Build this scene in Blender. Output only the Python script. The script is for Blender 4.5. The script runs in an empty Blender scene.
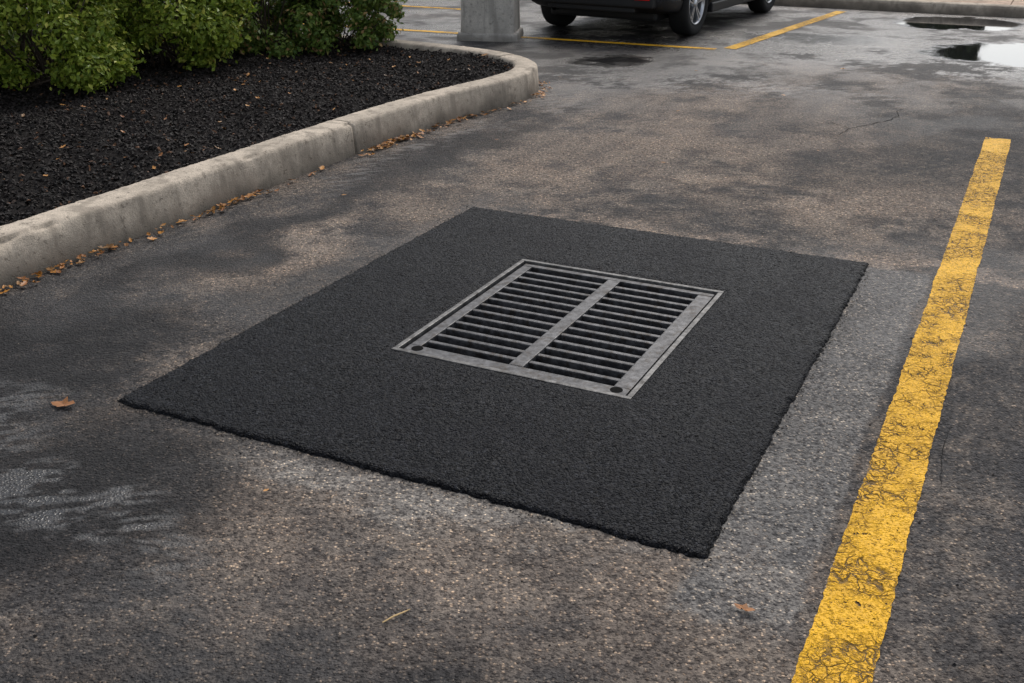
import bpy, bmesh, math, random
import numpy as np
from mathutils import Vector, Matrix, noise as mnoise
random.seed(7); rng=np.random.default_rng(7)
scene=bpy.context.scene
C_,S_=0.8973,0.4415
def L(a,b):            # parking-lot grid frame -> world
    return (0.1429+a*C_+b*S_, 3.827-a*S_+b*C_)

# ------------------------------------------------------------ node helper
class NB:
    def __init__(s,name):
        s.m=bpy.data.materials.new(name); s.m.use_nodes=True
        s.t=s.m.node_tree; s.t.nodes.clear()
        s.out=s.n('ShaderNodeOutputMaterial')
        s.pos=s.n('ShaderNodeNewGeometry').outputs['Position']
    def n(s,k): return s.t.nodes.new(k)
    def set(s,sock,v):
        if isinstance(v,bpy.types.NodeSocket): s.t.links.new(v,sock)
        elif isinstance(v,(tuple,list)):
            if len(v)==3 and sock.type=='RGBA': v=(*v,1)
            sock.default_value=v
        else: sock.default_value=v
    def math(s,op,a,b=0.0,c=None):
        n=s.n('ShaderNodeMath'); n.operation=op; s.set(n.inputs[0],a); s.set(n.inputs[1],b)
        if c is not None: s.set(n.inputs[2],c)
        return n.outputs[0]
    def mul(s,a,b): return s.math('MULTIPLY',a,b)
    def add(s,a,b): return s.math('ADD',a,b)
    def mx(s,a,b): return s.math('MAXIMUM',a,b)
    def inv(s,a): return s.math('SUBTRACT',1.0,a)
    def vm(s,op,a,b=(0,0,0)):
        n=s.n('ShaderNodeVectorMath'); n.operation=op; s.set(n.inputs[0],a); s.set(n.inputs[1],b)
        return n.outputs['Value'] if op in('LENGTH','DISTANCE','DOT_PRODUCT') else n.outputs[0]
    def noise(s,scale,detail=3,rough=.55,vec=None,dist=0,col=False):
        n=s.n('ShaderNodeTexNoise'); s.set(n.inputs['Vector'],vec or s.pos)
        n.inputs['Scale'].default_value=scale; n.inputs['Detail'].default_value=detail
        n.inputs['Roughness'].default_value=rough; n.inputs['Distortion'].default_value=dist
        return n.outputs['Color' if col else 'Fac']
    def vor(s,scale,feature='F1',vec=None,out='Distance'):
        n=s.n('ShaderNodeTexVoronoi'); n.feature=feature; s.set(n.inputs['Vector'],vec or s.pos)
        n.inputs['Scale'].default_value=scale
        return n.outputs[out]
    def rng(s,v,a,b,c=0.,d=1.,smooth=True):
        n=s.n('ShaderNodeMapRange'); n.interpolation_type='SMOOTHSTEP' if smooth else 'LINEAR'
        s.set(n.inputs[0],v)
        for i,x in enumerate((a,b,c,d)): s.set(n.inputs[i+1],x)
        return n.outputs[0]
    def mix(s,f,a,b,mode='MIX'):
        n=s.n('ShaderNodeMix'); n.data_type='RGBA'; n.blend_type=mode
        s.set(n.inputs[0],f); s.set(n.inputs[6],a); s.set(n.inputs[7],b); return n.outputs[2]
    def bump(s,h,strength,dist,normal=None):
        n=s.n('ShaderNodeBump'); s.set(n.inputs['Height'],h); s.set(n.inputs['Strength'],strength)
        n.inputs['Distance'].default_value=dist
        if normal is not None: s.set(n.inputs['Normal'],normal)
        return n.outputs[0]
    def attr(s,name,out='Color'):
        n=s.n('ShaderNodeAttribute'); n.attribute_name=name; return n.outputs[out]
    def sep(s,c):
        n=s.n('ShaderNodeSeparateColor'); s.set(n.inputs[0],c); return n.outputs
    def bsdf(s,col,rough=.5,metal=0,normal=None,spec=None,**k):
        n=s.n('ShaderNodeBsdfPrincipled'); s.set(n.inputs['Base Color'],col); s.set(n.inputs['Roughness'],rough)
        s.set(n.inputs['Metallic'],metal)
        if normal is not None: s.set(n.inputs['Normal'],normal)
        if spec is not None: s.set(n.inputs['Specular IOR Level'],spec)
        for kk,v in k.items(): s.set(n.inputs[kk.replace('_',' ')],v)
        s.t.links.new(n.outputs[0],s.out.inputs['Surface']); return n

def simple(name,col,rough=.5,metal=0,var=.0,vs=20,**k):
    b=NB(name)
    if var>0:
        f=b.noise(vs,3); c=b.mix(f,tuple(x*(1-var) for x in col),tuple(min(1,x*(1+var)) for x in col))
        b.bsdf(c,rough,metal,**k)
    else: b.bsdf(col,rough,metal,**k)
    return b.m

def mesh_obj(name,verts,faces,mat=None,smooth=False,parent=None):
    me=bpy.data.meshes.new(name); me.from_pydata([tuple(v) for v in verts],[],[tuple(f) for f in faces]); me.update()
    if mat: 
        for m in (mat if isinstance(mat,list) else [mat]): me.materials.append(m)
    if smooth: me.polygons.foreach_set('use_smooth',[True]*len(me.polygons))
    o=bpy.data.objects.new(name,me); scene.collection.objects.link(o)
    if parent: o.parent=parent
    return o
def quad_mesh(name,V,Q,mat,smooth=False):
    me=bpy.data.meshes.new(name); V=np.asarray(V,dtype=np.float32); Q=np.asarray(Q,dtype=np.int32)
    me.vertices.add(len(V)); me.vertices.foreach_set('co',V.ravel())
    me.loops.add(Q.size); me.loops.foreach_set('vertex_index',Q.ravel())
    me.polygons.add(len(Q)); me.polygons.foreach_set('loop_start',np.arange(len(Q),dtype=np.int32)*4)
    me.update(calc_edges=True); me.validate()
    for m in (mat if isinstance(mat,list) else [mat]): me.materials.append(m)
    me.polygons.foreach_set('use_smooth',[smooth]*len(Q))
    o=bpy.data.objects.new(name,me); scene.collection.objects.link(o); return o

# numpy noise
T=np.random.default_rng(3).random((512,512))
def vn(x,y,o=0):
    xi=np.floor(x).astype(int); yi=np.floor(y).astype(int); fx=x-xi; fy=y-yi
    fx=fx*fx*fx*(fx*(fx*6-15)+10); fy=fy*fy*fy*(fy*(fy*6-15)+10); a=xi+o*37; b=yi+o*91
    g=lambda p,q:T[p&511,q&511]
    return (g(a,b)*(1-fx)+g(a+1,b)*fx)*(1-fy)+(g(a,b+1)*(1-fx)+g(a+1,b+1)*fx)*fy
def fbm(x,y,s,o=0,oc=5,r=.55):
    t=0;amp=1;tot=0; x=x*s;y=y*s
    for i in range(oc):
        t=t+amp*vn(x,y,o+i*5); tot+=amp; amp*=r; x,y=(x*.8-y*.6)*2.03+7.1,(x*.6+y*.8)*2.03+3.3
    return .5+(t/tot-.5)*1.5
def ss(v,a,b): 
    t=np.clip((v-a)/(b-a),0,1); return t*t*(3-2*t)
def ell(x,y,cx,cy,rx,ry,ang,soft=.5):
    a=math.radians(ang); dx=x-cx;dy=y-cy; u=dx*math.cos(a)-dy*math.sin(a); v=dx*math.sin(a)+dy*math.cos(a)
    return 1-ss(np.sqrt((u/rx)**2+(v/ry)**2),1-soft,1+soft)

# ------------------------------------------------------------ asphalt
def asphalt():
    b=NB('wet_asphalt')
    col=b.attr('stain'); d=b.sep(b.attr('wet')); wet,puddle,sheen=d[0],d[1],d[2]
    vo=b.n('ShaderNodeTexVoronoi'); b.set(vo.inputs['Vector'],b.pos); vo.inputs['Scale'].default_value=112; ag=vo.outputs['Distance']; cs=b.sep(vo.outputs['Color'])
    n=b.noise(50,3,.75)
    c0=col
    col=b.mix(b.mul(b.mul(b.rng(cs[0],.58,.88),b.rng(ag,.6,.3)),b.rng(n,.36,.62,.2,1.)),c0,b.mix(1.,c0,(3.3,2.9,2.45),'MULTIPLY'))
    col=b.mix(b.mul(b.rng(cs[1],.5,.85),.75),col,b.mix(1.,col,(.28,.28,.30),'MULTIPLY'))
    col=b.mix(b.rng(n,.36,.60,.7,0),col,b.mix(1.,col,(.38,.38,.40),'MULTIPLY'))
    col=b.mix(puddle,b.mix(wet,col,b.mix(1.,col,(.52,.52,.54),'MULTIPLY')),(.012,.012,.013))
    rough=b.add(b.rng(sheen,0,1,.80,.15,False),b.mul(b.math('SUBTRACT',n,.5),.4))
    rough=b.math('MULTIPLY_ADD',puddle,b.math('SUBTRACT',.04,rough),rough)
    h=b.add(b.mul(b.rng(ag,0,.6,1,0),.9),b.add(b.mul(n,2.6),b.mul(cs[2],.6)))
    n1=b.bump(h,b.mul(b.rng(puddle,0,.8,1,.0),b.rng(sheen,0,1,.95,.50)),.005)
    b.bsdf(col,rough,0,n1,spec=b.mx(b.rng(sheen,0,.8,.16,.6),puddle)); return b.m
M_asph=asphalt()
GA,GB=.054,.060; GHW,GHL=.461,.551
def ground():
    ha0,ha1,hb0,hb1=GA-GHW+.02,GA+GHW-.02,GB-GHL+.02,GB+GHL-.02
    def seg(stops):
        out=[]
        for (a,b2,s) in stops: out+=list(np.linspace(a,b2,max(2,int(round((b2-a)/s))),endpoint=False))
        out.append(stops[-1][1]); return np.array(out)
    A=seg([(-9,-2.6,.05),(-2.6,ha0,.012),(ha0,ha1,.04),(ha1,3.0,.012),(3.0,6,.05)])
    B=seg([(-3.2,hb0,.012),(hb0,hb1,.04),(hb1,2.2,.013),(2.2,5,.02),(5,13.5,.035)])
    a,b=np.meshgrid(A,B); nx,ny=len(A),len(B)
    x=.1429+a*C_+b*S_; y=3.827-a*S_+b*C_
    fx=x+(fbm(x,y,1.8,1)-.5)*.55; fy=y+(fbm(x,y,1.8,2)-.5)*.55
    U=lambda l:np.maximum.reduce([ell(fx,fy,*p[:6])*p[6] for p in l])
    tan=U([(.95,5.9,1.35,.5,20,.7,1.),(1.0,6.9,.9,1.1,26,.8,.95),(1.6,8.0,.8,1.0,26,.8,.8),(.0,7.3,.4,1.0,30,.8,.5),(-1.0,4.75,.22,.5,45,.6,1.),(.1,5.6,.8,.22,20,.7,.8),
           (2.15,5.3,.35,.6,26,.7,.7),(2.9,9.0,1.0,.9,26,.8,.6),(-.1,2.25,1.0,.3,26,.7,.6),(2.2,7.0,.5,.6,26,.7,.7),(-.55,5.35,.25,.4,40,.7,.5),(-.7,2.5,.3,.25,20,.7,.6),(.5,1.8,.4,.3,0,.7,.4)])
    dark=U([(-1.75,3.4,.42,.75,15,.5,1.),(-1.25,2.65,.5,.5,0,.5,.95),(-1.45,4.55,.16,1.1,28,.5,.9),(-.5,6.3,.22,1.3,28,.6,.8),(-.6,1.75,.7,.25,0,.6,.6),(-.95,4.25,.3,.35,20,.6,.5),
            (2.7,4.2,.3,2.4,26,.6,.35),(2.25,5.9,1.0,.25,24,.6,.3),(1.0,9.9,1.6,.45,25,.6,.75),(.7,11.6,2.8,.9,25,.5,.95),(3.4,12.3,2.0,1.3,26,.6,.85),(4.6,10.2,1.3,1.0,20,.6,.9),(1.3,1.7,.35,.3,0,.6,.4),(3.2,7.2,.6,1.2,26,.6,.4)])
    n1=fbm(x,y,.9,10); n2=fbm(x,y,2.6,20,6,.65); n3=fbm(x,y,7,30,5,.65); n4=fbm(x,y,22,40,4,.65)
    col=np.array([.060,.058,.059])+(ss(n1*.6+n3*.4,.3,.7))[...,None]*np.array([.050,.043,.036])
    def mixc(m,c): 
        nonlocal col; col=col*(1-m[...,None])+np.array(c)*m[...,None]
    mixc(tan*ss(n2,.14,.64)*.95,(.285,.226,.180))
    mixc(tan*ss(n3,.45,.76)*.5,(.42,.35,.285))
    mixc(ss(n3*.7+n2*.3,.50,.74)*ss(n1,.2,.6)*.55,(.24,.195,.158))
    mixc(ss(n4*.6+n2*.4,.50,.72)*.55,(.23,.193,.160))
    lane=ss(a,1.64,1.72); mixc(lane*.5,(.048,.049,.056))
    st=fbm(a*3.2,b*.5,1,60,4,.5); mixc(ss(st,.50,.85)*.4*ss(b,.5,2),(.052,.052,.057))
    w=(n2-.5)*.16+(n4-.5)*.06
    b1=ss(a,.95,.99)*(1-ss(a+w*.25,1.240,1.258))*ss(b+w,-1.5,-1.38)*(1-ss(b,1.215,1.235))
    mixc(b1*(.74+.24*ss(n3,.3,.65)),(.198,.190,.181)); mixc(b1*ss(n4*.5+n3*.5,.45,.7)*.5,(.30,.28,.255))
    mixc(b1*ss(n3,.52,.8)*.5,(.100,.096,.096))
    b2=ss(-b+w*1.2,1.18,1.24)*(1-ss(-b+w*2.2,1.28,1.40))*ss(a+w*3,-.75,-.35)*(1-ss(a,1.2,1.26))
    mixc(b2*(.5+.5*ss(n3,.35,.65)),(.30,.275,.247))
    b3=ss(b,1.2,1.23)*(1-ss(b+w*2,1.27,1.42))*ss(a,-1.0,-.8); mixc(b3*.75*ss(n3,.3,.6),(.36,.29,.235))
    b4=ss(-a,.98,1.0)*(1-ss(-a+w,1.03,1.10))*ss(b,-.3,.3)*(1-ss(b,1.2,1.3)); mixc(b4*.4,(.20,.17,.145))
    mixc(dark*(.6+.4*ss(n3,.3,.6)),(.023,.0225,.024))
    sheen=U([(-1.2,2.50,.46,.30,20,.5,1.),(-1.65,3.05,.26,.34,20,.6,.6),(-.35,7.0,.2,1.4,28,.6,.6),(3.8,10.6,2.2,1.6,26,.6,1.),(1.2,9.2,2.2,.6,25,.7,.8),(.6,11.6,2.8,.9,25,.6,.9),(.5,8.6,.5,1.0,28,.7,.6)])
    far=ss(y,5.5,11)
    wet=np.clip(np.maximum.reduce([sheen,dark*.6,ss(fbm(x,y,1.1,70),.5,.75)*.4,far*(.2+.4*ss(n2,.25,.75))])*(1-tan*.6),0,1)
    rip=fbm(x*.7+y*.2,y*2.6-x*.5,15,90,4,.6)   # thin water film breaks up into ripples
    shn=np.clip(np.maximum.reduce([sheen*(ss(rip,.44,.62)*.8+.2)*ss(n2,.15,.45),far*(.30+.5*ss(n2,.3,.7)),dark*.15,ss(fbm(x,y,1.1,70),.5,.75)*.25])*(1-tan*.6),0,1)
    px=x+(n2-.5)*.35+(n3-.5)*.12; py=y+(n1-.5)*.3+(n3-.5)*.25
    pud=np.maximum.reduce([ell(px,py,4.80,10.40,.80,.80,-10,.20),ell(px,py,5.15,12.8,.7,.6,0,.16),ell(px,py,7.3,11.0,.9,.7,0,.12),.7*ell(px,py,1.0,10.1,.34,.40,0,.6),.5*ell(px,py,3.2,11.6,.9,.5,26,.7)])
    V=np.stack([x,y,rng.normal(0,.0005,x.shape)*(1-pud)*(1-shn)],-1).reshape(-1,3)
    k=(np.arange(ny-1)[:,None]*nx+np.arange(nx-1)[None,:])
    ca=(a[:-1,:-1]+a[1:,1:])/2; cb=(b[:-1,:-1]+b[1:,1:])/2
    keep=~((ca>ha0)&(ca<ha1)&(cb>hb0)&(cb<hb1)); k=k[keep]
    Q=np.stack([k,k+1,k+nx+1,k+nx],-1)
    R=400; n0=len(V); ex=[-R,A[0],A[-1],R]; ey=[-R,B[0],B[-1],R]
    V2=[(*L(p,q),0.) for q in ey for p in ex]; Q2=[]
    for j in range(3):
        for i in range(3):
            if i==1 and j==1: continue
            t=n0+j*4+i; Q2.append((t,t+1,t+5,t+4))
    V=np.vstack([V,np.array(V2)]); Q=np.vstack([Q,np.array(Q2)])
    o=quad_mesh('asphalt_ground',V,Q,M_asph,True)
    def at(nm,rgb,fill):
        at_=o.data.attributes.new(nm,'FLOAT_COLOR','POINT'); d=np.ones((len(V),4),dtype=np.float32); d[:n0,:3]=rgb.reshape(-1,3); d[n0:,:3]=fill
        at_.data.foreach_set('color',d.ravel())
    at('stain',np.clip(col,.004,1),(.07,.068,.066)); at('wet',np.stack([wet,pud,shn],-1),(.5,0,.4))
ground()

# thin cracks as dark ribbons laid just above the surface
def cracks():
    rr=random.Random(11); V=[];F=[]
    def crack(p,q,w,wig,br=2):
        p=Vector(p);q=Vector(q);d=q-p;n=max(6,int(d.length/.02)); s=Vector((-d.y,d.x)).normalized(); sd=rr.random()*50; pts=[]
        for i in range(n+1):
            t=i/n; pts.append(p+d*t+s*wig*(mnoise.noise(Vector((t*d.length*2.5,sd,0)))*1.0+mnoise.noise(Vector((t*d.length*11,sd,4)))*.35)+s*rr.uniform(-.004,.004))
        k0=len(V)
        for i,c in enumerate(pts):
            t=i/n; ww=w*(.35+.9*abs(mnoise.noise(Vector((t*d.length*9,sd,9)))))*min(1,6*t+.1,6*(1-t)+.1)
            V.extend([(c.x-s.x*ww,c.y-s.y*ww,.0022),(c.x+s.x*ww,c.y+s.y*ww,.0022)])
            if i: k=k0+2*i; F.append((k-2,k-1,k+1,k))
        for _ in range(br):
            i=rr.randrange(n//4,3*n//4+1); a=rr.choice([-1,1])*rr.uniform(.6,1.2); e=Matrix.Rotation(a,2)@d.normalized()
            crack(pts[i],pts[i]+e*d.length*rr.uniform(.15,.35),w*.7,wig*.5,0)
    crack((2.05,6.95),(2.95,7.9),.0050,.10,1)
    crack((2.35,4.3),(3.0,4.15),.0034,.06,2)
    crack((1.75,3.2),(2.3,3.4),.0028,.06,2)
    crack((1.6,2.5),(2.1,3.0),.0026,.05,3)
    crack((1.35,2.0),(1.7,2.25),.0022,.04,2)
    crack((2.1,3.9),(2.5,3.6),.0026,.05,2)
    crack((3.2,8.4),(4.4,8.1),.0045,.12,1)
    crack((1.2,2.6),(1.38,3.0),.0016,.03,1)
    mesh_obj('asphalt_cracks',V,F,simple('crack_dark_ribbon',(.012,.012,.012),.9,spec=.05))
cracks()

def patchmat():
    b=NB('fresh_black_asphalt')
    vo=b.n('ShaderNodeTexVoronoi'); b.set(vo.inputs['Vector'],b.pos); vo.inputs['Scale'].default_value=135; ag=vo.outputs['Distance']; cs=b.sep(vo.outputs['Color'])
    n=b.noise(3.2,3,.6); nf=b.noise(90,2,.7)
    c=b.mix(b.rng(n,.35,.65),(.0042,.0048,.0068),(.0085,.0092,.0122))
    c=b.mix(b.mul(b.rng(cs[0],.82,1),.8),c,(.034,.036,.043))
    c=b.mix(b.rng(cs[1],.5,1,0,.85),c,(.002,.002,.0025))
    h=b.add(b.rng(ag,0,.6,1.2,0),b.add(b.mul(nf,2.2),b.mul(cs[2],1.1)))
    b.bsdf(c,b.rng(n,.3,.7,.34,.52),0,b.bump(h,.95,.0050),spec=.105); return b.m
M_patch=patchmat()

def yellow(name,scale=1.,wear=.5):
    b=NB(name)
    wv=b.vm('ADD',b.pos,b.vm('MULTIPLY',b.vm('SUBTRACT',b.noise(14,3,.7,col=True),(.5,.5,.5)),(.07,.07,0)))
    e=b.vor(23*scale,'DISTANCE_TO_EDGE',vec=wv); e2=b.vor(60*scale,'DISTANCE_TO_EDGE',vec=wv)
    zn=b.noise(2.6,3,.65,vec=b.vm('ADD',b.pos,(4.3,1.2,0)))
    zone=b.rng(zn,.42-.05*wear,.60)
    nn=b.sep(b.noise(24,5,.78,col=True))
    c1=b.mul(b.rng(e,.055,.015),b.rng(b.add(zone,nn[1]),.55,1.15,0,1)); c2=b.mul(b.rng(e2,.11,.04),b.mul(zone,b.rng(nn[0],.40,.56)))
    pits=b.mul(b.rng(b.noise(120,2,.75),.55,.61),b.rng(nn[2],.40,.6,.3,1.))
    chips=b.rng(nn[0],.66-.05*wear,.69-.05*wear)
    hole=b.mx(b.mx(b.mul(c1,.85),b.mul(c2,.9)),b.mx(b.mul(pits,.7),chips))
    col=b.mix(b.rng(zn,.3,.7),(.82,.445,.012),(.70,.37,.012))
    col=b.mix(b.rng(nn[1],.44,.66,0,.45),col,(.46,.245,.018))
    p=b.n('ShaderNodeBsdfPrincipled'); b.set(p.inputs['Base Color'],col); p.inputs['Roughness'].default_value=.55; p.inputs['Specular IOR Level'].default_value=.2
    h=b.add(b.mul(b.rng(b.vor(112),0,.6,1,0),.9),b.mul(nn[2],1.5))
    b.set(p.inputs['Normal'],b.bump(b.math('SUBTRACT',h,b.mul(hole,2)),.8,.004))
    t=b.n('ShaderNodeBsdfTransparent'); m=b.n('ShaderNodeMixShader')
    b.set(m.inputs[0],hole); b.t.links.new(p.outputs[0],m.inputs[1]); b.t.links.new(t.outputs[0],m.inputs[2])
    b.t.links.new(m.outputs[0],b.out.inputs['Surface']); return b.m
M_yel=yellow('worn_yellow_paint',1,.75); M_yel2=yellow('worn_yellow_paint_far',1,.1)

def concrete(name,base,dk=.5,sc=1.):
    b=NB(name)
    n=b.noise(3*sc,3,.68); nn=b.sep(b.noise(22*sc,4,.74,col=True)); n3=b.noise(150,2,.7)
    c=b.mix(b.rng(n,.3,.7),tuple(x*.68 for x in base),base)
    c=b.mix(b.rng(nn[0],.5,.70,0,.6),c,tuple(x*.42 for x in base))
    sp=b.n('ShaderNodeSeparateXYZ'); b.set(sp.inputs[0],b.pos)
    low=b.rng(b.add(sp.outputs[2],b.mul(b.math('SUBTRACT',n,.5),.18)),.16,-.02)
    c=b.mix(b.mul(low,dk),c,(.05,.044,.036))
    streak=b.noise(9,3,.6,vec=b.vm('MULTIPLY',b.pos,(1,1,.12)))
    c=b.mix(b.mul(b.rng(streak,.50,.66),.6),c,tuple(x*.33 for x in base))
    pit=b.rng(nn[1],.60,.67)
    c=b.mix(b.mul(pit,.55),c,tuple(x*.3 for x in base))
    c=b.mix(b.rng(n3,.35,.65,.45,0),c,tuple(x*.4 for x in base))
    h=b.add(b.mul(nn[0],1.5),b.add(b.mul(n3,.9),b.mul(pit,-1.0)))
    b.bsdf(c,.85,0,b.bump(h,.8,.005),spec=.2); return b.m
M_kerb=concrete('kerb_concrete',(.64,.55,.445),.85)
M_pil=concrete('pillar_concrete',(.68,.64,.58),.5)
M_walk=concrete('sidewalk_concrete',(.62,.46,.35),.0,.5)

def iron(name,lo,hi,rust):
    b=NB(name)
    nn=b.sep(b.noise(30,4,.72,col=True))
    c=b.mix(b.rng(nn[0],.35,.65),lo,hi)
    c=b.mix(b.rng(nn[1],.50,.66,0,rust),c,(.030,.022,.015))
    b.bsdf(c,b.rng(nn[2],.3,.7,.36,.62),.35,b.bump(b.noise(150,2),.4,.0015),spec=.32); return b.m
M_iron=iron('cast_iron',(.034,.034,.037),(.098,.098,.103),.75)
M_ironframe=iron('worn_iron_frame',(.055,.054,.054),(.150,.147,.143),.6)
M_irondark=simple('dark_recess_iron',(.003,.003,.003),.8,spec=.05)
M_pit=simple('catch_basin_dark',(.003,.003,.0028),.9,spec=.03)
M_water=simple('basin_water',(.002,.002,.002),.2,spec=.1)

def patch():
    sp=.0075; A,B=.996,1.238
    ha0,ha1,hb0,hb1=GA-GHW,GA+GHW,GB-GHL,GB+GHL
    def seg(lo,h0,h1,hi):
        s=lambda a,b:list(np.linspace(a,b,max(2,int(round((b-a)/sp))),endpoint=False))
        return np.array(s(lo,h0)+s(h0,h1)+s(h1,hi)+[hi])
    xs=seg(-A,ha0,ha1,A); ys=seg(-B,hb0,hb1,B)
    nx,ny=len(xs),len(ys)
    x,y=np.meshgrid(xs,ys)
    def edge(t,k):
        z=t*0+k*7.3
        return .010*(vn(t*2.2,z,1)-.5)+.008*(vn(t*18,z,2)-.5)+.009*(vn(t*60,z,3)-.5)+.005*(vn(t*130,z,4)-.5)
    fl=np.clip(1-(x+A)/.07,0,1); fr=np.clip(1-(A-x)/.07,0,1); fb=np.clip(1-(y+B)/.07,0,1); ft=np.clip(1-(B-y)/.07,0,1)
    dx=edge(y,1)*fl+edge(y,2)*fr; dy=edge(x,3)*fb+edge(x,4)*ft
    ii,jj=np.meshgrid(np.arange(nx),np.arange(ny)); d=np.minimum.reduce([ii,jj,nx-1-ii,ny-1-jj])
    g=rng.normal(0,1,x.shape)
    z=.015+.004*(fbm(x,y,3,5)-.5)+.0010*g
    di=np.maximum.reduce([ha0-x,x-ha1,hb0-y,y-hb1]); z-=np.where(di<.03,.006*(1-np.clip(di,0,9)/.03),0)
    z=np.where(d==0,-.004,np.where(d==1,.010+.0012*g,np.where(d==2,.0135+.0012*g,z)))
    X=x+dx+rng.normal(0,.0011,x.shape); Y=y+dy+rng.normal(0,.0011,x.shape)
    V=np.stack([.1429+X*C_+Y*S_,3.827-X*S_+Y*C_,z],-1).reshape(-1,3)
    k=(np.arange(ny-1)[:,None]*nx+np.arange(nx-1)[None,:])
    ca=(x[:-1,:-1]+x[1:,1:])/2; cb=(y[:-1,:-1]+y[1:,1:])/2
    k=k[~((ca>ha0)&(ca<ha1)&(cb>hb0)&(cb<hb1))]
    quad_mesh('asphalt_patch',V,np.stack([k,k+1,k+nx+1,k+nx],-1),M_patch,True)
patch()

# ------------------------------------------------------------ drain grate
def boxes_obj(name,boxes,mat,bev=.004,parent=None,loc=(0,0,0),rot=0,seg=2):
    bm=bmesh.new()
    for (x0,x1,y0,y1,z0,z1) in boxes:
        r=bmesh.ops.create_cube(bm,size=1)
        for v in r['verts']:
            v.co.x=(x0+x1)/2+v.co.x*(x1-x0); v.co.y=(y0+y1)/2+v.co.y*(y1-y0); v.co.z=(z0+z1)/2+v.co.z*(z1-z0)
    if bev: bmesh.ops.bevel(bm,geom=list(bm.edges),offset=bev,segments=seg,affect='EDGES',profile=.6)
    me=bpy.data.meshes.new(name); bm.to_mesh(me); bm.free(); me.materials.append(mat)
    o=bpy.data.objects.new(name,me); scene.collection.objects.link(o)
    if parent: o.parent=parent
    o.location=loc; o.rotation_euler=(0,0,rot); return o
def drain():
    root=bpy.data.objects.new('storm_drain_grate',None); scene.collection.objects.link(root)
    x,y=L(GA,GB); root.location=(x,y,0); root.rotation_euler=(0,0,-math.radians(26.2))
    w,l=GHW,GHL; t=.020
    boxes_obj('frame',[(-w,w,-l,-l+t,-.09,.0125),(-w,w,l-t,l,-.09,.0125),(-w,-w+t,-l+t+.0005,l-t-.0005,-.09,.0120),(w-t,w,-l+t+.0005,l-t-.0005,-.09,.0120)],M_ironframe,.003,root)
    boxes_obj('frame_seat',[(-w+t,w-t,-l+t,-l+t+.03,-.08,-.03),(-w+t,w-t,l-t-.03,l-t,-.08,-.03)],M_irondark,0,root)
    g=t+.010; x0,x1,y0,y1=-w+g,w-g,-l+g,l-g; zt=.004
    bl,br,bb,bt=.045,.062,.056,.030; cx=.0; cw=.028
    bx=[(x0,x1,y0,y0+bb,-.03,zt),(x0,x1,y1-bt,y1,-.03,zt),(x0,x0+bl,y0+bb+.0004,y1-bt-.0004,-.03,zt-.0006),(x1-br,x1,y0+bb+.0004,y1-bt-.0004,-.03,zt-.0006),
        (cx-cw,cx+cw,y0+bb+.0004,y1-bt-.0004,-.035,zt+.0004)]
    n=14; a=y0+bb; b=y1-bt; gap=.049; bar=(b-a-n*gap)/(n-1)
    for k in range(n-1):
        yy=a+gap+k*(gap+bar)
        bx.append((x0+bl-.003,cx-cw+.003,yy,yy+bar,-.032,zt-.003)); bx.append((cx+cw-.003,x1-br+.003,yy,yy+bar,-.032,zt-.0032))
    boxes_obj('grate',bx,M_iron,.004,root)
    for i,(px,py) in enumerate([(x0+.045,y0+.030),(x1-.042,y0+.030)]):  # solid near-black discs; the shade of open holes is put into their colour
        bm=bmesh.new(); bmesh.ops.create_cone(bm,cap_ends=True,segments=24,radius1=.022,radius2=.022,depth=.01,matrix=Matrix.Translation((px,py,zt-.004)))
        me=bpy.data.meshes.new('bolt'); bm.to_mesh(me); bm.free(); me.materials.append(M_irondark)
        o=bpy.data.objects.new('bolt_hole_shade_disc_%d'%i,me); scene.collection.objects.link(o); o.parent=root
    W,H,D=w-.005,l-.005,.75
    v=[(-W,-H,-.02),(W,-H,-.02),(W,H,-.02),(-W,H,-.02),(-W,-H,-D),(W,-H,-D),(W,H,-D),(-W,H,-D)]
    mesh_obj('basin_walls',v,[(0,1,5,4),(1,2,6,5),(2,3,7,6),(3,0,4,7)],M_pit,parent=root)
    mesh_obj('basin_water',[(-W,-H,-D+.01),(W,-H,-D+.01),(W,H,-D+.01),(-W,H,-D+.01)],[(0,1,2,3)],M_water,parent=root)
drain()

# ------------------------------------------------------------ painted lines
def line(name,p,q,w,mat,z=.004):
    p=Vector(p);q=Vector(q); d=(q-p); n=int(d.length/.012); dn=d.normalized(); s=Vector((dn.y,-dn.x)); V=[];F=[]
    for i in range(n+1):
        t=i/n; c=p+d*t; k=t*d.length
        jl=.006*mnoise.noise(Vector((k*4,p.x,1)))+.005*mnoise.noise(Vector((k*50,p.x,5))); jr=.006*mnoise.noise(Vector((k*4,p.x,11)))+.005*mnoise.noise(Vector((k*50,p.x,15)))
        a=c-s*(w/2+jl); b=c+s*(w/2+jr); V+= [(a.x,a.y,z),(b.x,b.y,z)]
        if i: k2=2*i; F.append((k2-2,k2-1,k2+1,k2))
    mesh_obj(name,V,F,mat)
line('yellow_parking_line',(.688-.4842*2.2,1.827-1*2.2),(3.165,6.95),.156,M_yel)
line('yellow_parking_line',(1.99,10.78),(-3.6,13.22),.10,M_yel2)
line('yellow_parking_line',(2.13,10.80),(4.08,13.86),.13,M_yel2,.0045)
line('yellow_parking_line',(-.5,14.0),(-3.6,15.5),.10,M_yel2)

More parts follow.
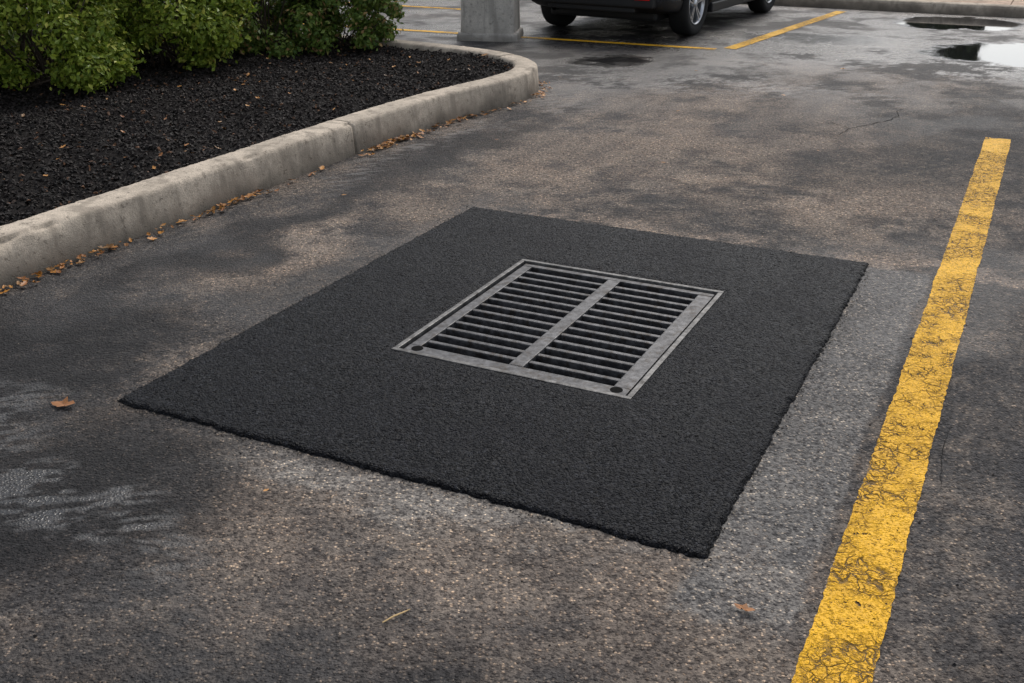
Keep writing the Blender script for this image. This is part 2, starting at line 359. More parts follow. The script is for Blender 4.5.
# ------------------------------------------------------------ kerb
def catmull(P,step=.03):
    P=[Vector(p) for p in P]; out=[]
    for i in range(len(P)-1):
        p0=P[max(i-1,0)];p1=P[i];p2=P[i+1];p3=P[min(i+2,len(P)-1)]
        n=max(2,int((p2-p1).length/step))
        for k in range(n):
            t=k/n; out.append(.5*((2*p1)+(p2-p0)*t+(2*p0-5*p1+4*p2-p3)*t*t+(3*p1-p0-3*p2+p3)*t**3))
    out.append(P[-1]); return out
KP=[(-5.3,-2.0),(-3.7,1.1),(-2.132,4.194),(-1.5,5.44),(-.8875,6.647),(-.43,7.44),(-.02,8.02),(.19,8.45),(.20,8.9),(-.02,9.33),(-.42,9.70),(-1.0,10.08),(-1.7,10.46),(-3.,11.1),(-6.5,12.8)]
path=catmull(KP,.012)
KW,KH=.205,.195
def normals(pts):
    N=[]
    for i in range(len(pts)):
        d=(pts[min(i+1,len(pts)-1)]-pts[max(i-1,0)]).normalized(); N.append(Vector((-d.y,d.x)))
    return N
PN=normals(path)
def kerb():
    prof=[(0,-.05),(.004,.0),(.010,KH*.35),(.015,KH*.65),(.020,KH-.024),(.025,KH-.011),(.034,KH-.003),(.048,KH),(.09,KH+.001),(KW*.7,KH+.002),(KW-.03,KH),(KW-.012,KH-.004),(KW,KH-.018),(KW,-.05)]
    arc=[0]
    for i in range(1,len(path)): arc.append(arc[-1]+(path[i]-path[i-1]).length)
    j0=min(range(len(path)),key=lambda i:(path[i]-Vector((-.95,6.53))).length); A0=arc[j0]
    joints=[A0+k*3.05 for k in range(-4,6)]
    V=[];F=[]; m=len(prof)
    for i,p in enumerate(path):
        sh=.045 if any(abs(arc[i]-a)<.010 for a in joints) else 0
        for k,(o,z) in enumerate(prof):
            q=p+PN[i]*(o + (sh if k<7 else (-sh if k>10 else 0)))
            nz=.0030*mnoise.noise(Vector((q.x*3,q.y*3,z*6)))+.0020*mnoise.noise(Vector((q.x*30,q.y*30,z*30)))+.002*mnoise.noise(Vector((q.x*70,q.y*70,z*60)))
            chip=0
            if k in(4,5,6): 
                c=mnoise.noise(Vector((q.x*5+9,q.y*5,k*.2))); chip=max(0,c-.30)*.12
            q2=q+PN[i]*(nz+chip*.7)
            V.append((q2.x,q2.y,z-(sh if 4<=k<=11 else 0)+nz-chip*.5))
        if i:
            for k in range(m-1):
                a=(i-1)*m+k; F.append((a,a+m,a+m+1,a+1))
    mesh_obj('kerb',V,F,M_kerb,smooth=True)
    return arc
arc=kerb()

# ------------------------------------------------------------ planting bed
def inside(x,y,poly):
    c=False; n=len(poly); j=n-1
    for i in range(n):
        xi,yi=poly[i]; xj,yj=poly[j]
        if (yi>y)!=(yj>y) and x<(xj-xi)*(y-yi)/(yj-yi)+xi: c=not c
        j=i
    return c
bedpoly=[tuple(path[i]+PN[i]*(KW-.03)) for i in range(0,len(path),10)]+[(-16,12.8),(-16,-2)]
bigpoly=[tuple(path[i]+PN[i]*.06) for i in range(0,len(path),10)]+[(-16,12.8),(-16,-2)]
def bedz(x,y):
    return .150+.05*(mnoise.noise(Vector((x*1.1,y*1.1,0)))+.2)+.02*mnoise.noise(Vector((x*5,y*5,3)))
bm_=NB('black_mulch'); 
f=bm_.noise(45,3,.7); c=bm_.mix(f,(.003,.0026,.0026),(.012,.0095,.0085))
bm_.bsdf(c,.85,0,bm_.bump(f,1.,.02),spec=.1); M_mulch=bm_.m
b=NB('mulch_chip'); ri=b.n('ShaderNodeNewGeometry').outputs['Random Per Island']
c=b.mix(b.rng(ri,0,.85,0,1,False),(.004,.0036,.0036),(.022,.0165,.0145)); c=b.mix(b.rng(ri,.965,.985),c,(.13,.065,.034))
b.bsdf(c,.7,0,spec=.2); M_chip=b.m
def bed():
    s=.08; V={};F=[];vl=[]
    def vid(i,j):
        if (i,j) not in V:
            x,y=i*s,j*s; V[(i,j)]=len(vl); vl.append((x,y,bedz(x,y)))
        return V[(i,j)]
    ok={}
    def IN(i,j):
        if (i,j) not in ok: ok[(i,j)]=inside(i*s,j*s,bigpoly)
        return ok[(i,j)]
    for i in range(int(-9/s),int(1/s)):
        for j in range(int(-2/s),int(12.5/s)):
            if IN(i,j) and IN(i+1,j) and IN(i,j+1) and IN(i+1,j+1):
                F.append((vid(i,j),vid(i+1,j),vid(i+1,j+1),vid(i,j+1)))
    return vl,F
vl,F=bed(); CH_V=[];CH_F=[]; base=len(vl); cnt=0
while cnt<46000:
    x=random.uniform(-5.5,.1); y=random.uniform(2.6,10.6)
    if y>7 and x<-4.6: continue
    if not inside(x,y,bedpoly): continue
    z=bedz(x,y)+random.uniform(-.002,.014)
    a=random.uniform(0,6.28); l=random.uniform(.007,.018)*(2.0 if random.random()<.14 else 1); w=random.uniform(.004,.010); h=random.uniform(.004,.010)
    M=Matrix.Rotation(a,3,'Z')@Matrix.Rotation(random.uniform(-.7,.7),3,'X')@Matrix.Rotation(random.uniform(-.7,.7),3,'Y')
    k=len(CH_V)
    for p in ((-l,-w,-h*.3),(l,-w*.6,0),(l*.8,w,0),(-l*.7,w*.8,0),(0,0,h*1.6),(l*.3,-w*.3,h)):
        q=M@Vector(p); CH_V.append((x+q.x,y+q.y,z+q.z))
    CH_F+=[(k,k+1,k+5,k+4),(k+1,k+2,k+5),(k+2,k+3,k+4,k+5),(k+3,k,k+4)]
    cnt+=1
o=mesh_obj('mulch_bed',vl+CH_V,F+[tuple(i+base for i in f) for f in CH_F],[M_mulch,M_chip])
mi=np.zeros(len(o.data.polygons),dtype=np.int32); mi[len(F):]=1; o.data.polygons.foreach_set('material_index',mi)

# ------------------------------------------------------------ fallen leaves
b=NB('fallen_leaf'); ri=b.n('ShaderNodeNewGeometry').outputs['Random Per Island']
c=b.mix(b.rng(ri,0,.6,0,1,False),(.20,.065,.018),(.55,.24,.035)); c=b.mix(b.rng(ri,.6,1,0,1,False),c,(.14,.08,.035))
c=b.mix(b.rng(b.noise(90,2),.45,.7,0,.5),c,(.08,.04,.015)); b.bsdf(c,.55); M_leaf=b.m
def leaf(V,F,x,y,z,l,a,tilt=.25):
    w=l*random.uniform(.5,.8); cup=random.uniform(.1,.35)*l
    out=[(0,-1),(.55,-.55),(.4,-.2),(.95,.05),(.45,.3),(.4,.65),(0,1),(-.4,.65),(-.5,.25),(-.9,.1),(-.4,-.25),(-.6,-.5)]
    M=Matrix.Rotation(a,3,'Z')@Matrix.Rotation(random.uniform(-tilt,tilt),3,'X')@Matrix.Rotation(random.uniform(-tilt,tilt),3,'Y')
    k=len(V); V.append((x,y,z))
    for (u,v) in out:
        q=M@Vector((u*w/2,v*l/2,cup*(u*u+v*v*.5)*random.uniform(.3,.9))); V.append((x+q.x,y+q.y,max(z+q.z,z-.001)))
    n=len(out)
    for i in range(n): F.append((k,k+1+i,k+1+(i+1)%n))
V=[];F=[]
def along(s,off):
    i=min(range(0,len(arc),2),key=lambda i:abs(arc[i]-s)); return path[i]-PN[i]*off,i
def near(x,y): return arc[min(range(len(path)),key=lambda i:(path[i]-Vector((x,y))).length)]
for (px,py,n,sp) in [(-.80,6.8,90,.16),(-1.5,5.45,50,.16),(-2.05,4.35,60,.25),(-.2,7.8,25,.25),(-.55,7.2,46,.3),(.22,8.6,50,.25),(-1.2,6.0,14,.3),(-2.5,3.4,12,.4),(-1.75,4.95,14,.2)]:
    s0=near(px,py)
    for k in range(n):
        p,i=along(s0+random.gauss(0,sp),abs(random.gauss(0,.04))+.012)
        leaf(V,F,p.x,p.y,.007+random.random()*.016,random.uniform(.022,.058),random.uniform(0,6.28),.5)
cnt=0
while cnt<200:
    x=random.uniform(-4.6,0); y=random.uniform(3.5,10.3)
    if inside(x,y,bedpoly): leaf(V,F,x,y,bedz(x,y)+.02,random.uniform(.02,.05),random.uniform(0,6.28),.5); cnt+=1
for (x,y,l,a) in [(-1.46,3.13,.095,1.3),(.547,2.07,.055,1.0),(-.69,2.6,.022,0),(.9,6.3,.03,0),(1.9,6.6,.025,0),(-.1,6.9,.03,0),(2.1,8.4,.04,0),(1.2,7.8,.03,0),(.4,9.2,.04,0),(2.25,2.6,.03,0),(-1.75,2.95,.03,0),(2.9,9.6,.05,0),(-.9,5.6,.03,0),(1.6,9.5,.04,0)]:
    leaf(V,F,x,y,.008,l,a or random.uniform(0,6.28),.12)
mesh_obj('fallen_leaves',V,F,M_leaf)
def tube(V,F,pts,rad,seg=6):
    k0=len(V)
    for i,p in enumerate(pts):
        p=Vector(p); d=(Vector(pts[min(i+1,len(pts)-1)])-Vector(pts[max(i-1,0)])).normalized()
        u=d.orthogonal().normalized(); v=d.cross(u); r=rad[i]
        for s in range(seg):
            a=2*math.pi*s/seg; q=p+u*math.cos(a)*r+v*math.sin(a)*r; V.append(tuple(q))
    for i in range(len(pts)-1):
        for s in range(seg):
            a=k0+i*seg+s; b2=k0+i*seg+(s+1)%seg; F.append((a,b2,b2+seg,a+seg))
V=[];F=[]
tube(V,F,[(-.300,2.025,.004),(-.275,2.045,.007),(-.255,2.060,.006),(-.240,2.075,.004)],[.0016,.0022,.0020,.001])
mesh_obj('twig',V,F,simple('dry_twig',(.6,.42,.2),.7))
V=[];F=[]
for _ in range(2600):
    x=random.uniform(-2.2,3.2); y=1.4+random.random()**1.3*6
    la=(x-.1429)*C_-(y-3.827)*S_; lb=(x-.1429)*S_+(y-3.827)*C_
    if abs(la)<1.0 and abs(lb)<1.24: continue
    if inside(x,y,bigpoly): continue
    r=random.uniform(.0012,.003)*(1.8 if random.random()<.06 else 1); k=len(V); z=r*.4
    for p in ((1,0,0),(0,1,0),(-1,0,0),(0,-1,0),(0,0,.9),(0,0,-.6)):
        V.append((x+p[0]*r*random.uniform(.7,1.3),y+p[1]*r*random.uniform(.7,1.3),z+p[2]*r))
    for a,c in((0,1),(1,2),(2,3),(3,0)): F.append((k+a,k+c,k+4)); F.append((k+c,k+a,k+5))
for _ in range(700):
    sd=random.randrange(4); off=abs(random.gauss(0,.014))+.004; r=random.uniform(.0015,.0038)
    if sd<2: la=(1 if sd else -1)*(.993+off); lb=random.uniform(-1.25,1.25)
    else: lb=(1 if sd==2 else -1)*(1.236+off); la=random.uniform(-1,1)
    x,y=L(la,lb); k=len(V)
    for p in ((1,0,0),(0,1,0),(-1,0,0),(0,-1,0),(0,0,.9),(0,0,-.6)):
        V.append((x+p[0]*r*random.uniform(.7,1.3),y+p[1]*r*random.uniform(.7,1.3),.003+p[2]*r))
    for a,c in((0,1),(1,2),(2,3),(3,0)): F.append((k+a,k+c,k+4)); F.append((k+c,k+a,k+5))
b=NB('grit'); ri=b.n('ShaderNodeNewGeometry').outputs['Random Per Island']
b.bsdf(b.mix(b.rng(ri,.4,1),(.010,.010,.011),(.3,.26,.21)),.8,spec=.2); mesh_obj('loose_grit',V,F,b.m)

# ------------------------------------------------------------ shrubs
def leafmat(name,c0,c1,c2,tr=.3):
    b=NB(name); ri=b.n('ShaderNodeNewGeometry').outputs['Random Per Island']
    c=b.mix(b.rng(ri,0,.85,0,1,False),c0,c1); c=b.mix(b.rng(ri,.86,.95),c,c2)
    p=b.n('ShaderNodeBsdfPrincipled'); b.set(p.inputs['Base Color'],c); p.inputs['Roughness'].default_value=.5
    p.inputs['Specular IOR Level'].default_value=.3
    if tr:
        t=b.n('ShaderNodeBsdfTranslucent'); b.set(t.inputs[0],c); m=b.n('ShaderNodeMixShader'); m.inputs[0].default_value=tr
        b.t.links.new(p.outputs[0],m.inputs[1]); b.t.links.new(t.outputs[0],m.inputs[2]); b.t.links.new(m.outputs[0],b.out.inputs['Surface'])
    else: b.t.links.new(p.outputs[0],b.out.inputs['Surface'])
    return b.m
M_shA=leafmat('shrub_leaf_lime',(.10,.165,.018),(.29,.36,.045),(.46,.46,.09))
M_shB=leafmat('shrub_leaf_green',(.06,.12,.022),(.19,.26,.05),(.42,.27,.12))
M_bark=simple('shrub_bark',(.05,.035,.025),.8)
def shrub(cx,cy,r,h,mat,nl=13000,seed=0,name='shrub',ls=1.,z0=None,K=60):
    R=np.random.default_rng(seed); rr=random.Random(seed)
    z0=bedz(cx,cy) if z0 is None else z0
    cl=[]
    for k in range(K):
        a=rr.uniform(0,6.283); e=rr.uniform(-.95,1.0); u=math.sqrt(max(0,1-e*e)) if e>0 else 1-.22*e*e
        d=rr.uniform(.5,1.10)
        cl.append((cx+math.cos(a)*u*r*d,cy+math.sin(a)*u*r*d,z0+h*.46+e*h*.44*(d if e>0 else 1),rr.uniform(.07,.16)*r/.6))
    ci=R.integers(0,K,nl); cen=np.array([c[:3] for c in cl])[ci]; cr=np.array([c[3] for c in cl])[ci]
    d=R.normal(size=(nl,3)); d/=np.linalg.norm(d,axis=1)[:,None]; rad=cr*R.uniform(.25,1.12,nl)**.6
    loose=R.random(nl)<.14; rad=np.where(loose,rad*1.6,rad)
    P=cen+d*rad[:,None]
    low=P[:,2]<z0+.02; P[low,2]=z0+.02+R.uniform(0,.08,low.sum())
    nrm=d*.8+R.normal(size=(nl,3))*.55+np.array([0,0,.45]); nrm/=np.linalg.norm(nrm,axis=1)[:,None]
    t=np.cross(nrm,R.normal(size=(nl,3))); t/=np.linalg.norm(t,axis=1)[:,None]; s=np.cross(nrm,t)
    l=R.uniform(.013,.029,nl)[:,None]*ls; w=l*R.uniform(.5,.7,nl)[:,None]
    V=np.stack([P-t*l,P+s*w+nrm*l*.2,P+t*l*1.1,P-s*w+nrm*l*.2],1).reshape(-1,3)
    TV=[];TF=[]
    for k in range(38):
        c=cl[rr.randrange(K)]; b0=(cx+rr.uniform(-.3,.3)*r,cy+rr.uniform(-.3,.3)*r,z0-.02)
        mid=((b0[0]*.5+c[0]*.5),(b0[1]*.5+c[1]*.5),z0+(c[2]-z0)*.45)
        tube(TV,TF,[b0,mid,c[:3]],[.016*r,.011*r,.005*r],4)
    base=len(V); idx=np.arange(nl)[:,None]*4+np.arange(4)
    Q=np.vstack([idx,np.array(TF)+base]); o=quad_mesh(name,np.vstack([V,np.array(TV)]),Q,[mat,M_bark])
    mi=np.zeros(len(Q),dtype=np.int32); mi[nl:]=1; o.data.polygons.foreach_set('material_index',mi)
for i,(x,y,r,h,m,n) in enumerate([(-3.42,8.03,.68,1.15,M_shA,26000),(-4.55,7.55,.7,1.2,M_shB,17000),(-2.70,8.96,.63,1.15,M_shA,24000),(-2.10,9.70,.60,1.05,M_shB,22000),
    (-1.48,10.0,.48,.95,M_shB,17000),(-3.7,9.45,.75,1.3,M_shB,14000),(-4.9,8.9,.8,1.3,M_shA,10000),(-3.0,10.3,.7,1.2,M_shB,12000)]):
    shrub(x,y,r,h,m,n,100+i)
# unseen trees, added so the puddles reflect dark with a bright gap
M_tree=leafmat('added_tree_leaf',(.02,.04,.012),(.05,.075,.02),(.09,.09,.03),0)
def added_tree(x,y,h,r,seed):
    rr=random.Random(seed); R=np.random.default_rng(seed); TV=[];TF=[]; cl=[]
    tube(TV,TF,[(x,y,-.05),(x+.05,y,h*.25),(x-.05,y+.1,h*.55),(x,y,h*.85)],[.22,.17,.11,.03],7)
    for k in range(34):
        a=rr.uniform(0,6.28); z=h*(.22+.74*rr.random()); q=r*math.sqrt(max(.05,1-((z/h-.56)/.46)**2))*rr.uniform(.3,1)
        c=(x+math.cos(a)*q,y+math.sin(a)*q,z); cl.append(c); tube(TV,TF,[(x,y,z*.75),c],[.05,.015],4)
    nl=4500; ci=R.integers(0,len(cl),nl); d=R.normal(size=(nl,3)); d/=np.linalg.norm(d,axis=1)[:,None]
    P=np.array(cl)[ci]+d*(R.uniform(.2,1,nl)**.6*.3*r)[:,None]
    nrm=R.normal(size=(nl,3))+d; nrm/=np.linalg.norm(nrm,axis=1)[:,None]; t=np.cross(nrm,R.normal(size=(nl,3))); t/=np.linalg.norm(t,axis=1)[:,None]; s=np.cross(nrm,t); l=R.uniform(.10,.22,nl)[:,None]
    V=np.stack([P-t*l,P+s*l*.7,P+t*l,P-s*l*.7],1).reshape(-1,3); base=len(V)
    Q=np.vstack([np.arange(nl)[:,None]*4+np.arange(4),np.array(TF)+base]); o=quad_mesh('added_tree',np.vstack([V,np.array(TV)]),Q,[M_tree,M_bark])
    mi=np.zeros(len(Q),dtype=np.int32); mi[nl:]=1; o.data.polygons.foreach_set('material_index',mi)
for i,(x,y,h,r) in enumerate([(-9,30,7.0,3.2),(-3.5,31,6.5,3.2),(2.2,30,5.2,2.6),(7.2,29,5.4,2.2),(11.3,29,3.6,1.1),(14.9,29,3.3,1.0),(19.5,28,5.4,2.6),(25,25,5.5,2.8)]): added_tree(x,y,h,r,50+i)

# ------------------------------------------------------------ concrete pillar
def pillar():
    root=bpy.data.objects.new('concrete_pillar',None); scene.collection.objects.link(root)
    root.location=(-.22,11.62,0); root.rotation_euler=(0,0,math.radians(-8))
    def lathe_sq(name,levels,mat):
        V=[];F=[]
        n=40
        for (hw,z) in levels:
            for k in range(n):
                a=2*math.pi*(k+.5)/n; c,s=math.cos(a),math.sin(a); q=(abs(c)**14+abs(s)**14)**(-1/14)
                x,y=c*q*hw,s*q*hw; nz=.006*mnoise.noise(Vector((x*14,y*14,z*14)))
                V.append((x*(1+nz*2),y*(1+nz*2),z+nz))
        for i in range(len(levels)-1):
            for k in range(n):
                a=i*n+k; b2=i*n+(k+1)%n; F.append((a,b2,b2+n,a+n))
        F.append(tuple(range((len(levels)-1)*n,len(levels)*n)))
        mesh_obj(name,V,F,mat,parent=root)
    lathe_sq('base',[(.315,-.02),(.312,.04),(.308,.062),(.300,.072),(.262,.078)],M_pil)
    lathe_sq('shaft',[(.278,.06)]+[(.276-.001*i,.1+.1*i) for i in range(1,27)]+[(.235,2.74),(.20,2.745)],M_pil)
pillar()

# ------------------------------------------------------------ far kerb + sidewalk
def walk():
    p=Vector((3.0,14.75)); d=Vector((.895,-.446)); nrm=Vector((.446,.895))
    def Q(s,t,z): q=p+d*s+nrm*t; return (q.x,q.y,z)
    root=bpy.data.objects.new('sidewalk',None); scene.collection.objects.link(root)
    V=[];F=[]
    s=1.75
    while s<20:
        k=len(V); V+= [Q(s,.160,.122),Q(s+1.49,.160,.122),Q(s+1.49,2.6,.125),Q(s,2.6,.125),Q(s,.160,-.02),Q(s+1.49,.160,-.02),Q(s+1.49,2.6,-.02),Q(s,2.6,-.02)]
        F+=[(k,k+1,k+2,k+3),(k,k+4,k+5,k+1),(k+1,k+5,k+6,k+2),(k+3,k+2,k+6,k+7),(k,k+3,k+7,k+4)]; s+=1.5
    mesh_obj('slabs',V,F,M_walk,parent=root)
    V=[];F=[]
    pr=[(0,-.02),(.01,.06),(.015,.09),(.03,.115),(.05,.125),(.15,.127),(.152,-.02)]
    sv=np.arange(-12,20,.2)
    for s in sv:
        for t,z in pr: V.append(Q(s,t,z+.003*mnoise.noise(Vector((s*3,t*9,z)))))
    m=len(pr)
    for i in range(len(sv)-1):
        for k in range(m-1):
            a=i*m+k; F.append((a,a+m,a+m+1,a+1))
    mesh_obj('kerb',V,F,M_kerb,parent=None)
    g=NB('lawn_grass'); gn=g.noise(30,4,.7); g.bsdf(g.mix(gn,(.02,.035,.01),(.07,.09,.025)),.9,0,g.bump(gn,1,.03))
    V=[Q(-12,.15,.11),Q(1.7,.15,.11),Q(1.7,2.6,.11),Q(-12,2.6,.11)]
    mesh_obj('grass_verge',V,[(0,1,2,3)],g.m)
walk()

# ------------------------------------------------------------ car
def car():
    paint=NB('black_car_paint'); paint.bsdf((.008,.009,.012),.22,0,spec=.5,Coat_Weight=.5,Coat_Roughness=.05); paint=paint.m
    plast=simple('black_bumper_plastic',(.014,.014,.015),.5,spec=.35)
    glass=simple('tinted_glass',(.01,.012,.014),.04)
    rubber=simple('tyre_rubber',(.015,.015,.015),.8,var=.3,vs=60,spec=.25)
    rim=simple('alloy_wheel',(.50,.51,.53),.3,.85)
    red=simple('red_tail_lens',(.65,.012,.01),.15)
    white=simple('plate_white',(.7,.7,.7),.4)
    chrome=simple('exhaust_steel',(.5,.5,.5),.25,1)
    root=bpy.data.objects.new('parked_car',None); scene.collection.objects.link(root)
    root.location=(1.20,12.16,0); root.rotation_euler=(0,0,-math.radians(31))
    WB=2.35; RO=.72
    st=[(-RO,.60,.36,.80),(-RO+.03,.74,.30,.90),(-RO+.12,.82,.26,.96),(-.35,.855,.24,1.0),(0,.865,.23,1.0),(.6,.865,.21,.98),(1.2,.865,.21,.97),(1.8,.865,.21,.96),(2.1,.86,.22,.95),(2.35,.855,.23,.90),(2.7,.83,.24,.84),(2.95,.77,.26,.76),(3.08,.66,.30,.66),(3.13,.52,.36,.58)]
    V=[];F=[]
    def ring(w,zb,zt):
        h=zt-zb
        R=[(0,zb),(w*.6,zb),(w*.93,zb+.01),(w*.985,zb+.06),(w,zb+h*.30),(w*1.0,zb+h*.55),(w*.985,zb+h*.8),(w*.94,zt-.03),(w*.86,zt),(w*.5,zt+.02),(0,zt+.03)]
        return R+[(-x,z) for x,z in R[-2:0:-1]]
    for y,w,zb,zt in st:
        for x,z in ring(w,zb,zt): V.append((x,y,z))
    n=len(ring(1,0,1))
    for i in range(len(st)-1):
        for k in range(n):
            a=i*n+k;b2=i*n+(k+1)%n; F.append((a,a+n,b2+n,b2))
    F.append(tuple(range(n))); F.append(tuple(reversed(range((len(st)-1)*n,len(st)*n))))
    body=mesh_obj('body',V,F,[paint,plast],smooth=True,parent=root)
    s=body.modifiers.new('s','SUBSURF'); s.levels=2; s.render_levels=2
    cuts=[]
    for y in (0,WB):
        for sx in(-1,1):
            bm=bmesh.new(); bmesh.ops.create_cone(bm,cap_ends=True,segments=40,radius1=.36,radius2=.36,depth=.36,matrix=Matrix.Translation((sx*.80,y,.315))@Matrix.Rotation(math.pi/2,4,'Y'))
            me=bpy.data.meshes.new('c'); bm.to_mesh(me); bm.free(); me.materials.append(plast); c=bpy.data.objects.new('c',me); scene.collection.objects.link(c); c.parent=root; cuts.append(c)
            md=body.modifiers.new('b','BOOLEAN'); md.object=c; md.operation='DIFFERENCE'; md.solver='EXACT'
    bpy.context.view_layer.update()
    dg=bpy.context.evaluated_depsgraph_get(); me=bpy.data.meshes.new_from_object(body.evaluated_get(dg)); body.modifiers.clear(); body.data=me
    for c in cuts: bpy.data.objects.remove(c)
    me.materials.clear(); me.materials.append(paint); me.materials.append(plast)
    for p in me.polygons: 
        c=p.center; inner=any(math.hypot(c.y-y,c.z-.315)<.362 and abs(c.x)>.5 for y in(0,WB))
        p.material_index=1 if (c.z<.40 or inner) else 0
    V=[];F=[]
    gh=[(-.66,.62,.95,1.00),(-.50,.66,.96,1.30),(-.30,.68,.97,1.47),(.2,.69,.98,1.53),(.9,.69,.98,1.54),(1.4,.67,.97,1.47),(1.75,.66,.96,1.24),(2.1,.68,.92,.96)]
    def ring2(w,zb,zt):
        h=zt-zb; return [(w*1.18,zb),(w*1.10,zb+h*.4),(w*.98,zb+h*.8),(w*.90,zb+h*.95),(w*.5,zt),(0,zt+.01),(-w*.5,zt),(-w*.90,zb+h*.95),(-w*.98,zb+h*.8),(-w*1.10,zb+h*.4),(-w*1.18,zb)]
    for y,w,zb,zt in gh:
        for x,z in ring2(w,zb,zt): V.append((x,y,z))
    m=11
    for i in range(len(gh)-1):
        for k in range(m-1):
            a=i*m+k; F.append((a,a+m,a+m+1,a+1))
    F.append(tuple(range(m)))
    o=mesh_obj('cabin',V,F,[paint,glass],smooth=True,parent=root)
    for p in o.data.polygons:
        c=p.center
        side=abs(c.x)>.6 and 0.98<c.z<1.42 and -.45<c.y<1.6
        rear=c.y<-.35 and abs(c.x)<.6; front=c.y>1.4 and abs(c.x)<.62
        if (side or rear or front): p.material_index=1
    boxes_obj('door_pillars',[(.755,.772,.42,.50,.98,1.40),(-.772,-.755,.42,.50,.98,1.40)],paint,.004,root)
    boxes_obj('rear_bumper',[(-.70,.70,-RO-.075,-RO+.10,.33,.54)],plast,.035,root,seg=4)
    boxes_obj('rear_diffuser',[(-.50,.50,-RO-.05,-RO+.10,.285,.345)],plast,.012,root)
    boxes_obj('rear_reflectors',[(.50,.67,-RO-.084,-RO-.06,.415,.455),(-.67,-.50,-RO-.084,-RO-.06,.415,.455)],red,.006,root)
    boxes_obj('tail_lights',[(.60,.80,-RO-.01,-RO+.16,.74,.92),(-.80,-.60,-RO-.01,-RO+.16,.74,.92)],red,.02,root,seg=3)
    boxes_obj('number_plate',[(-.24,.24,-RO-.020,-RO+.02,.62,.74)],white,.004,root)
    boxes_obj('side_mirrors',[(.86,1.0,1.38,1.50,.98,1.10),(-1.0,-.86,1.38,1.50,.98,1.10)],paint,.025,root,seg=3)
    boxes_obj('side_sills',[(.80,.875,.40,1.95,.20,.30),(-.875,-.80,.40,1.95,.20,.30)],plast,.02,root,seg=3)
    boxes_obj('underbody',[(-.62,.62,-.5,2.8,.18,.30)],plast,.03,root)
    boxes_obj('rear_axle',[(-.7,.7,-.05,.05,.24,.33)],plast,.02,root)
    V=[];F=[]; tube(V,F,[(-.42,-RO-.06,.29),(-.42,-.1,.28)],[.03,.03],14); mesh_obj('exhaust_pipe',V,F,chrome,True,root)
    prof=[(.205,-.09),(.245,-.105),(.285,-.108),(.312,-.095),(.322,-.07),(.325,0),(.322,.07),(.312,.095),(.285,.108),(.245,.105),(.205,.09)]
    rimp=[(.208,.088),(.214,.098),(.200,.098),(.195,.06),(.19,-.06),(.208,-.088)]
    def lathe(pr,cx,cy,cz,sx,seg=48):
        V=[];F=[]
        for r,x in pr:
            for k in range(seg):
                a=2*math.pi*k/seg; V.append((cx+sx*x,cy+r*math.cos(a),cz+r*math.sin(a)))
        for i in range(len(pr)-1):
            for k in range(seg):
                a=i*seg+k;b2=i*seg+(k+1)%seg; F.append((a,b2,b2+seg,a+seg))
        return V,F
    for i,(x,y) in enumerate([(.76,0),(-.76,0),(.76,WB),(-.76,WB)]):
        sx=1 if x>0 else -1
        w=bpy.data.objects.new('wheel_%d'%i,None); scene.collection.objects.link(w); w.parent=root
        V,F=lathe(prof,x,y,.325,sx); mesh_obj('tyre',V,F,rubber,True,w)
        V,F=lathe(rimp,x,y,.325,sx); mesh_obj('rim',V,F,rim,True,w)
        V,F=lathe([(.0,.02),(.195,.02)],x,y,.325,sx); mesh_obj('brake_disc',V,F,plast,False,w)
        V,F=lathe([(.0,.090),(.035,.088),(.045,.075),(.045,.03)],x,y,.325,sx,24); mesh_obj('hub',V,F,rim,True,w)
        V=[];F=[]
        for k in range(5):
            for dd in (-.12,.12):
                a=2*math.pi*k/5+.3
                def PT(r,aa,xx): return (x+sx*xx,y+r*math.cos(aa),.325+r*math.sin(aa))
                k0=len(V); w0,w1=.22,.055
                V+= [PT(.035,a+dd*2-w0,.08),PT(.035,a+dd*2+w0,.08),PT(.2,a+dd+w1,.092),PT(.2,a+dd-w1,.092),PT(.035,a+dd*2-w0,.05),PT(.035,a+dd*2+w0,.05),PT(.2,a+dd+w1,.06),PT(.2,a+dd-w1,.06)]
                F+=[(k0,k0+1,k0+2,k0+3),(k0,k0+4,k0+5,k0+1),(k0+1,k0+5,k0+6,k0+2),(k0+3,k0+2,k0+6,k0+7),(k0,k0+3,k0+7,k0+4)]
        mesh_obj('spokes',V,F,rim,False,w)
car()

# ------------------------------------------------------------ light, sky, camera
W=bpy.data.worlds.new('World'); scene.world=W; W.use_nodes=True; nt=W.node_tree; nt.nodes.clear()
sky=nt.nodes.new('ShaderNodeTexSky'); sky.sky_type='NISHITA'; sky.sun_disc=False; sky.sun_elevation=math.radians(48); sky.sun_rotation=math.radians(20)
sky.air_density=1.; sky.dust_density=2.5; sky.ozone_density=1.
hs=nt.nodes.new('ShaderNodeHueSaturation'); hs.inputs['Saturation'].default_value=.35; hs.inputs['Value'].default_value=1.25
bg=nt.nodes.new('ShaderNodeBackground'); bg.inputs['Strength'].default_value=.15
wo=nt.nodes.new('ShaderNodeOutputWorld')
nt.links.new(sky.outputs[0],hs.inputs['Color']); nt.links.new(hs.outputs[0],bg.inputs[0]); nt.links.new(bg.outputs[0],wo.inputs[0])
sl=bpy.data.lights.new('sun','SUN'); sl.energy=1.5; sl.angle=math.radians(18); sl.color=(1,.94,.86)
so=bpy.data.objects.new('sun',sl); scene.collection.objects.link(so)
el,az=math.radians(48),math.radians(20)
dirv=Vector((math.sin(az)*math.cos(el),math.cos(az)*math.cos(el),math.sin(el)))
so.rotation_euler=dirv.to_track_quat('Z','Y').to_euler()
cam=bpy.data.cameras.new('camera'); co=bpy.data.objects.new('camera',cam); scene.collection.objects.link(co)
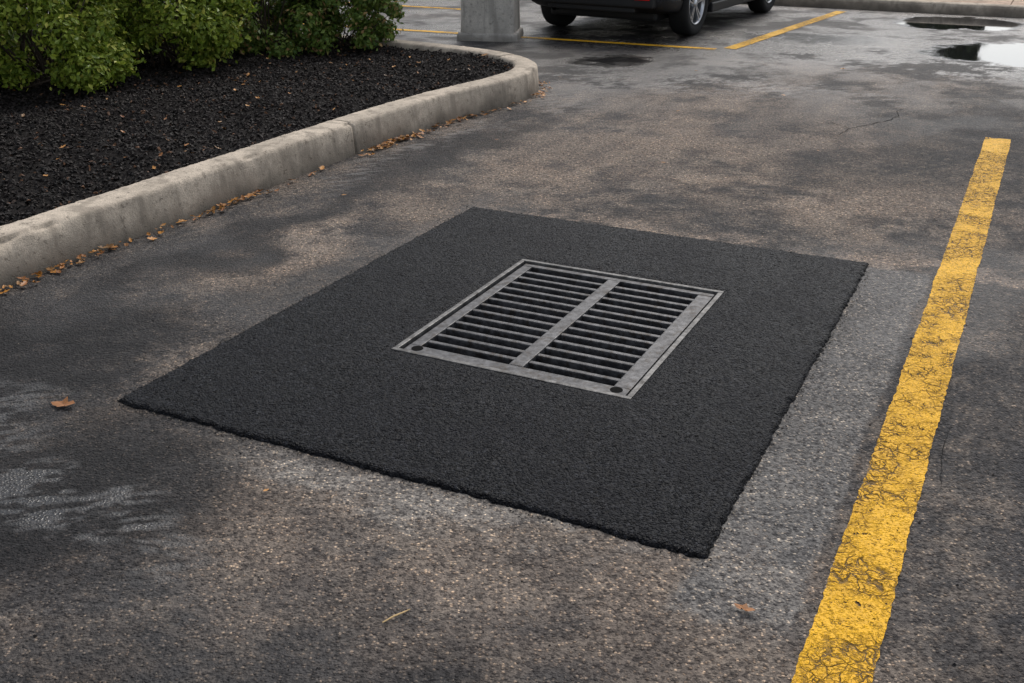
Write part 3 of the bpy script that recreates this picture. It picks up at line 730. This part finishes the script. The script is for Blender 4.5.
cam.lens=36*1077/1024; cam.sensor_width=36; cam.clip_end=1000; cam.clip_start=.05
co.location=(0,0,1.6); co.rotation_euler=(math.radians(90-23.62),0,0)
scene.camera=co
scene.view_settings.view_transform='Standard'; scene.view_settings.look='None'; scene.view_settings.exposure=0
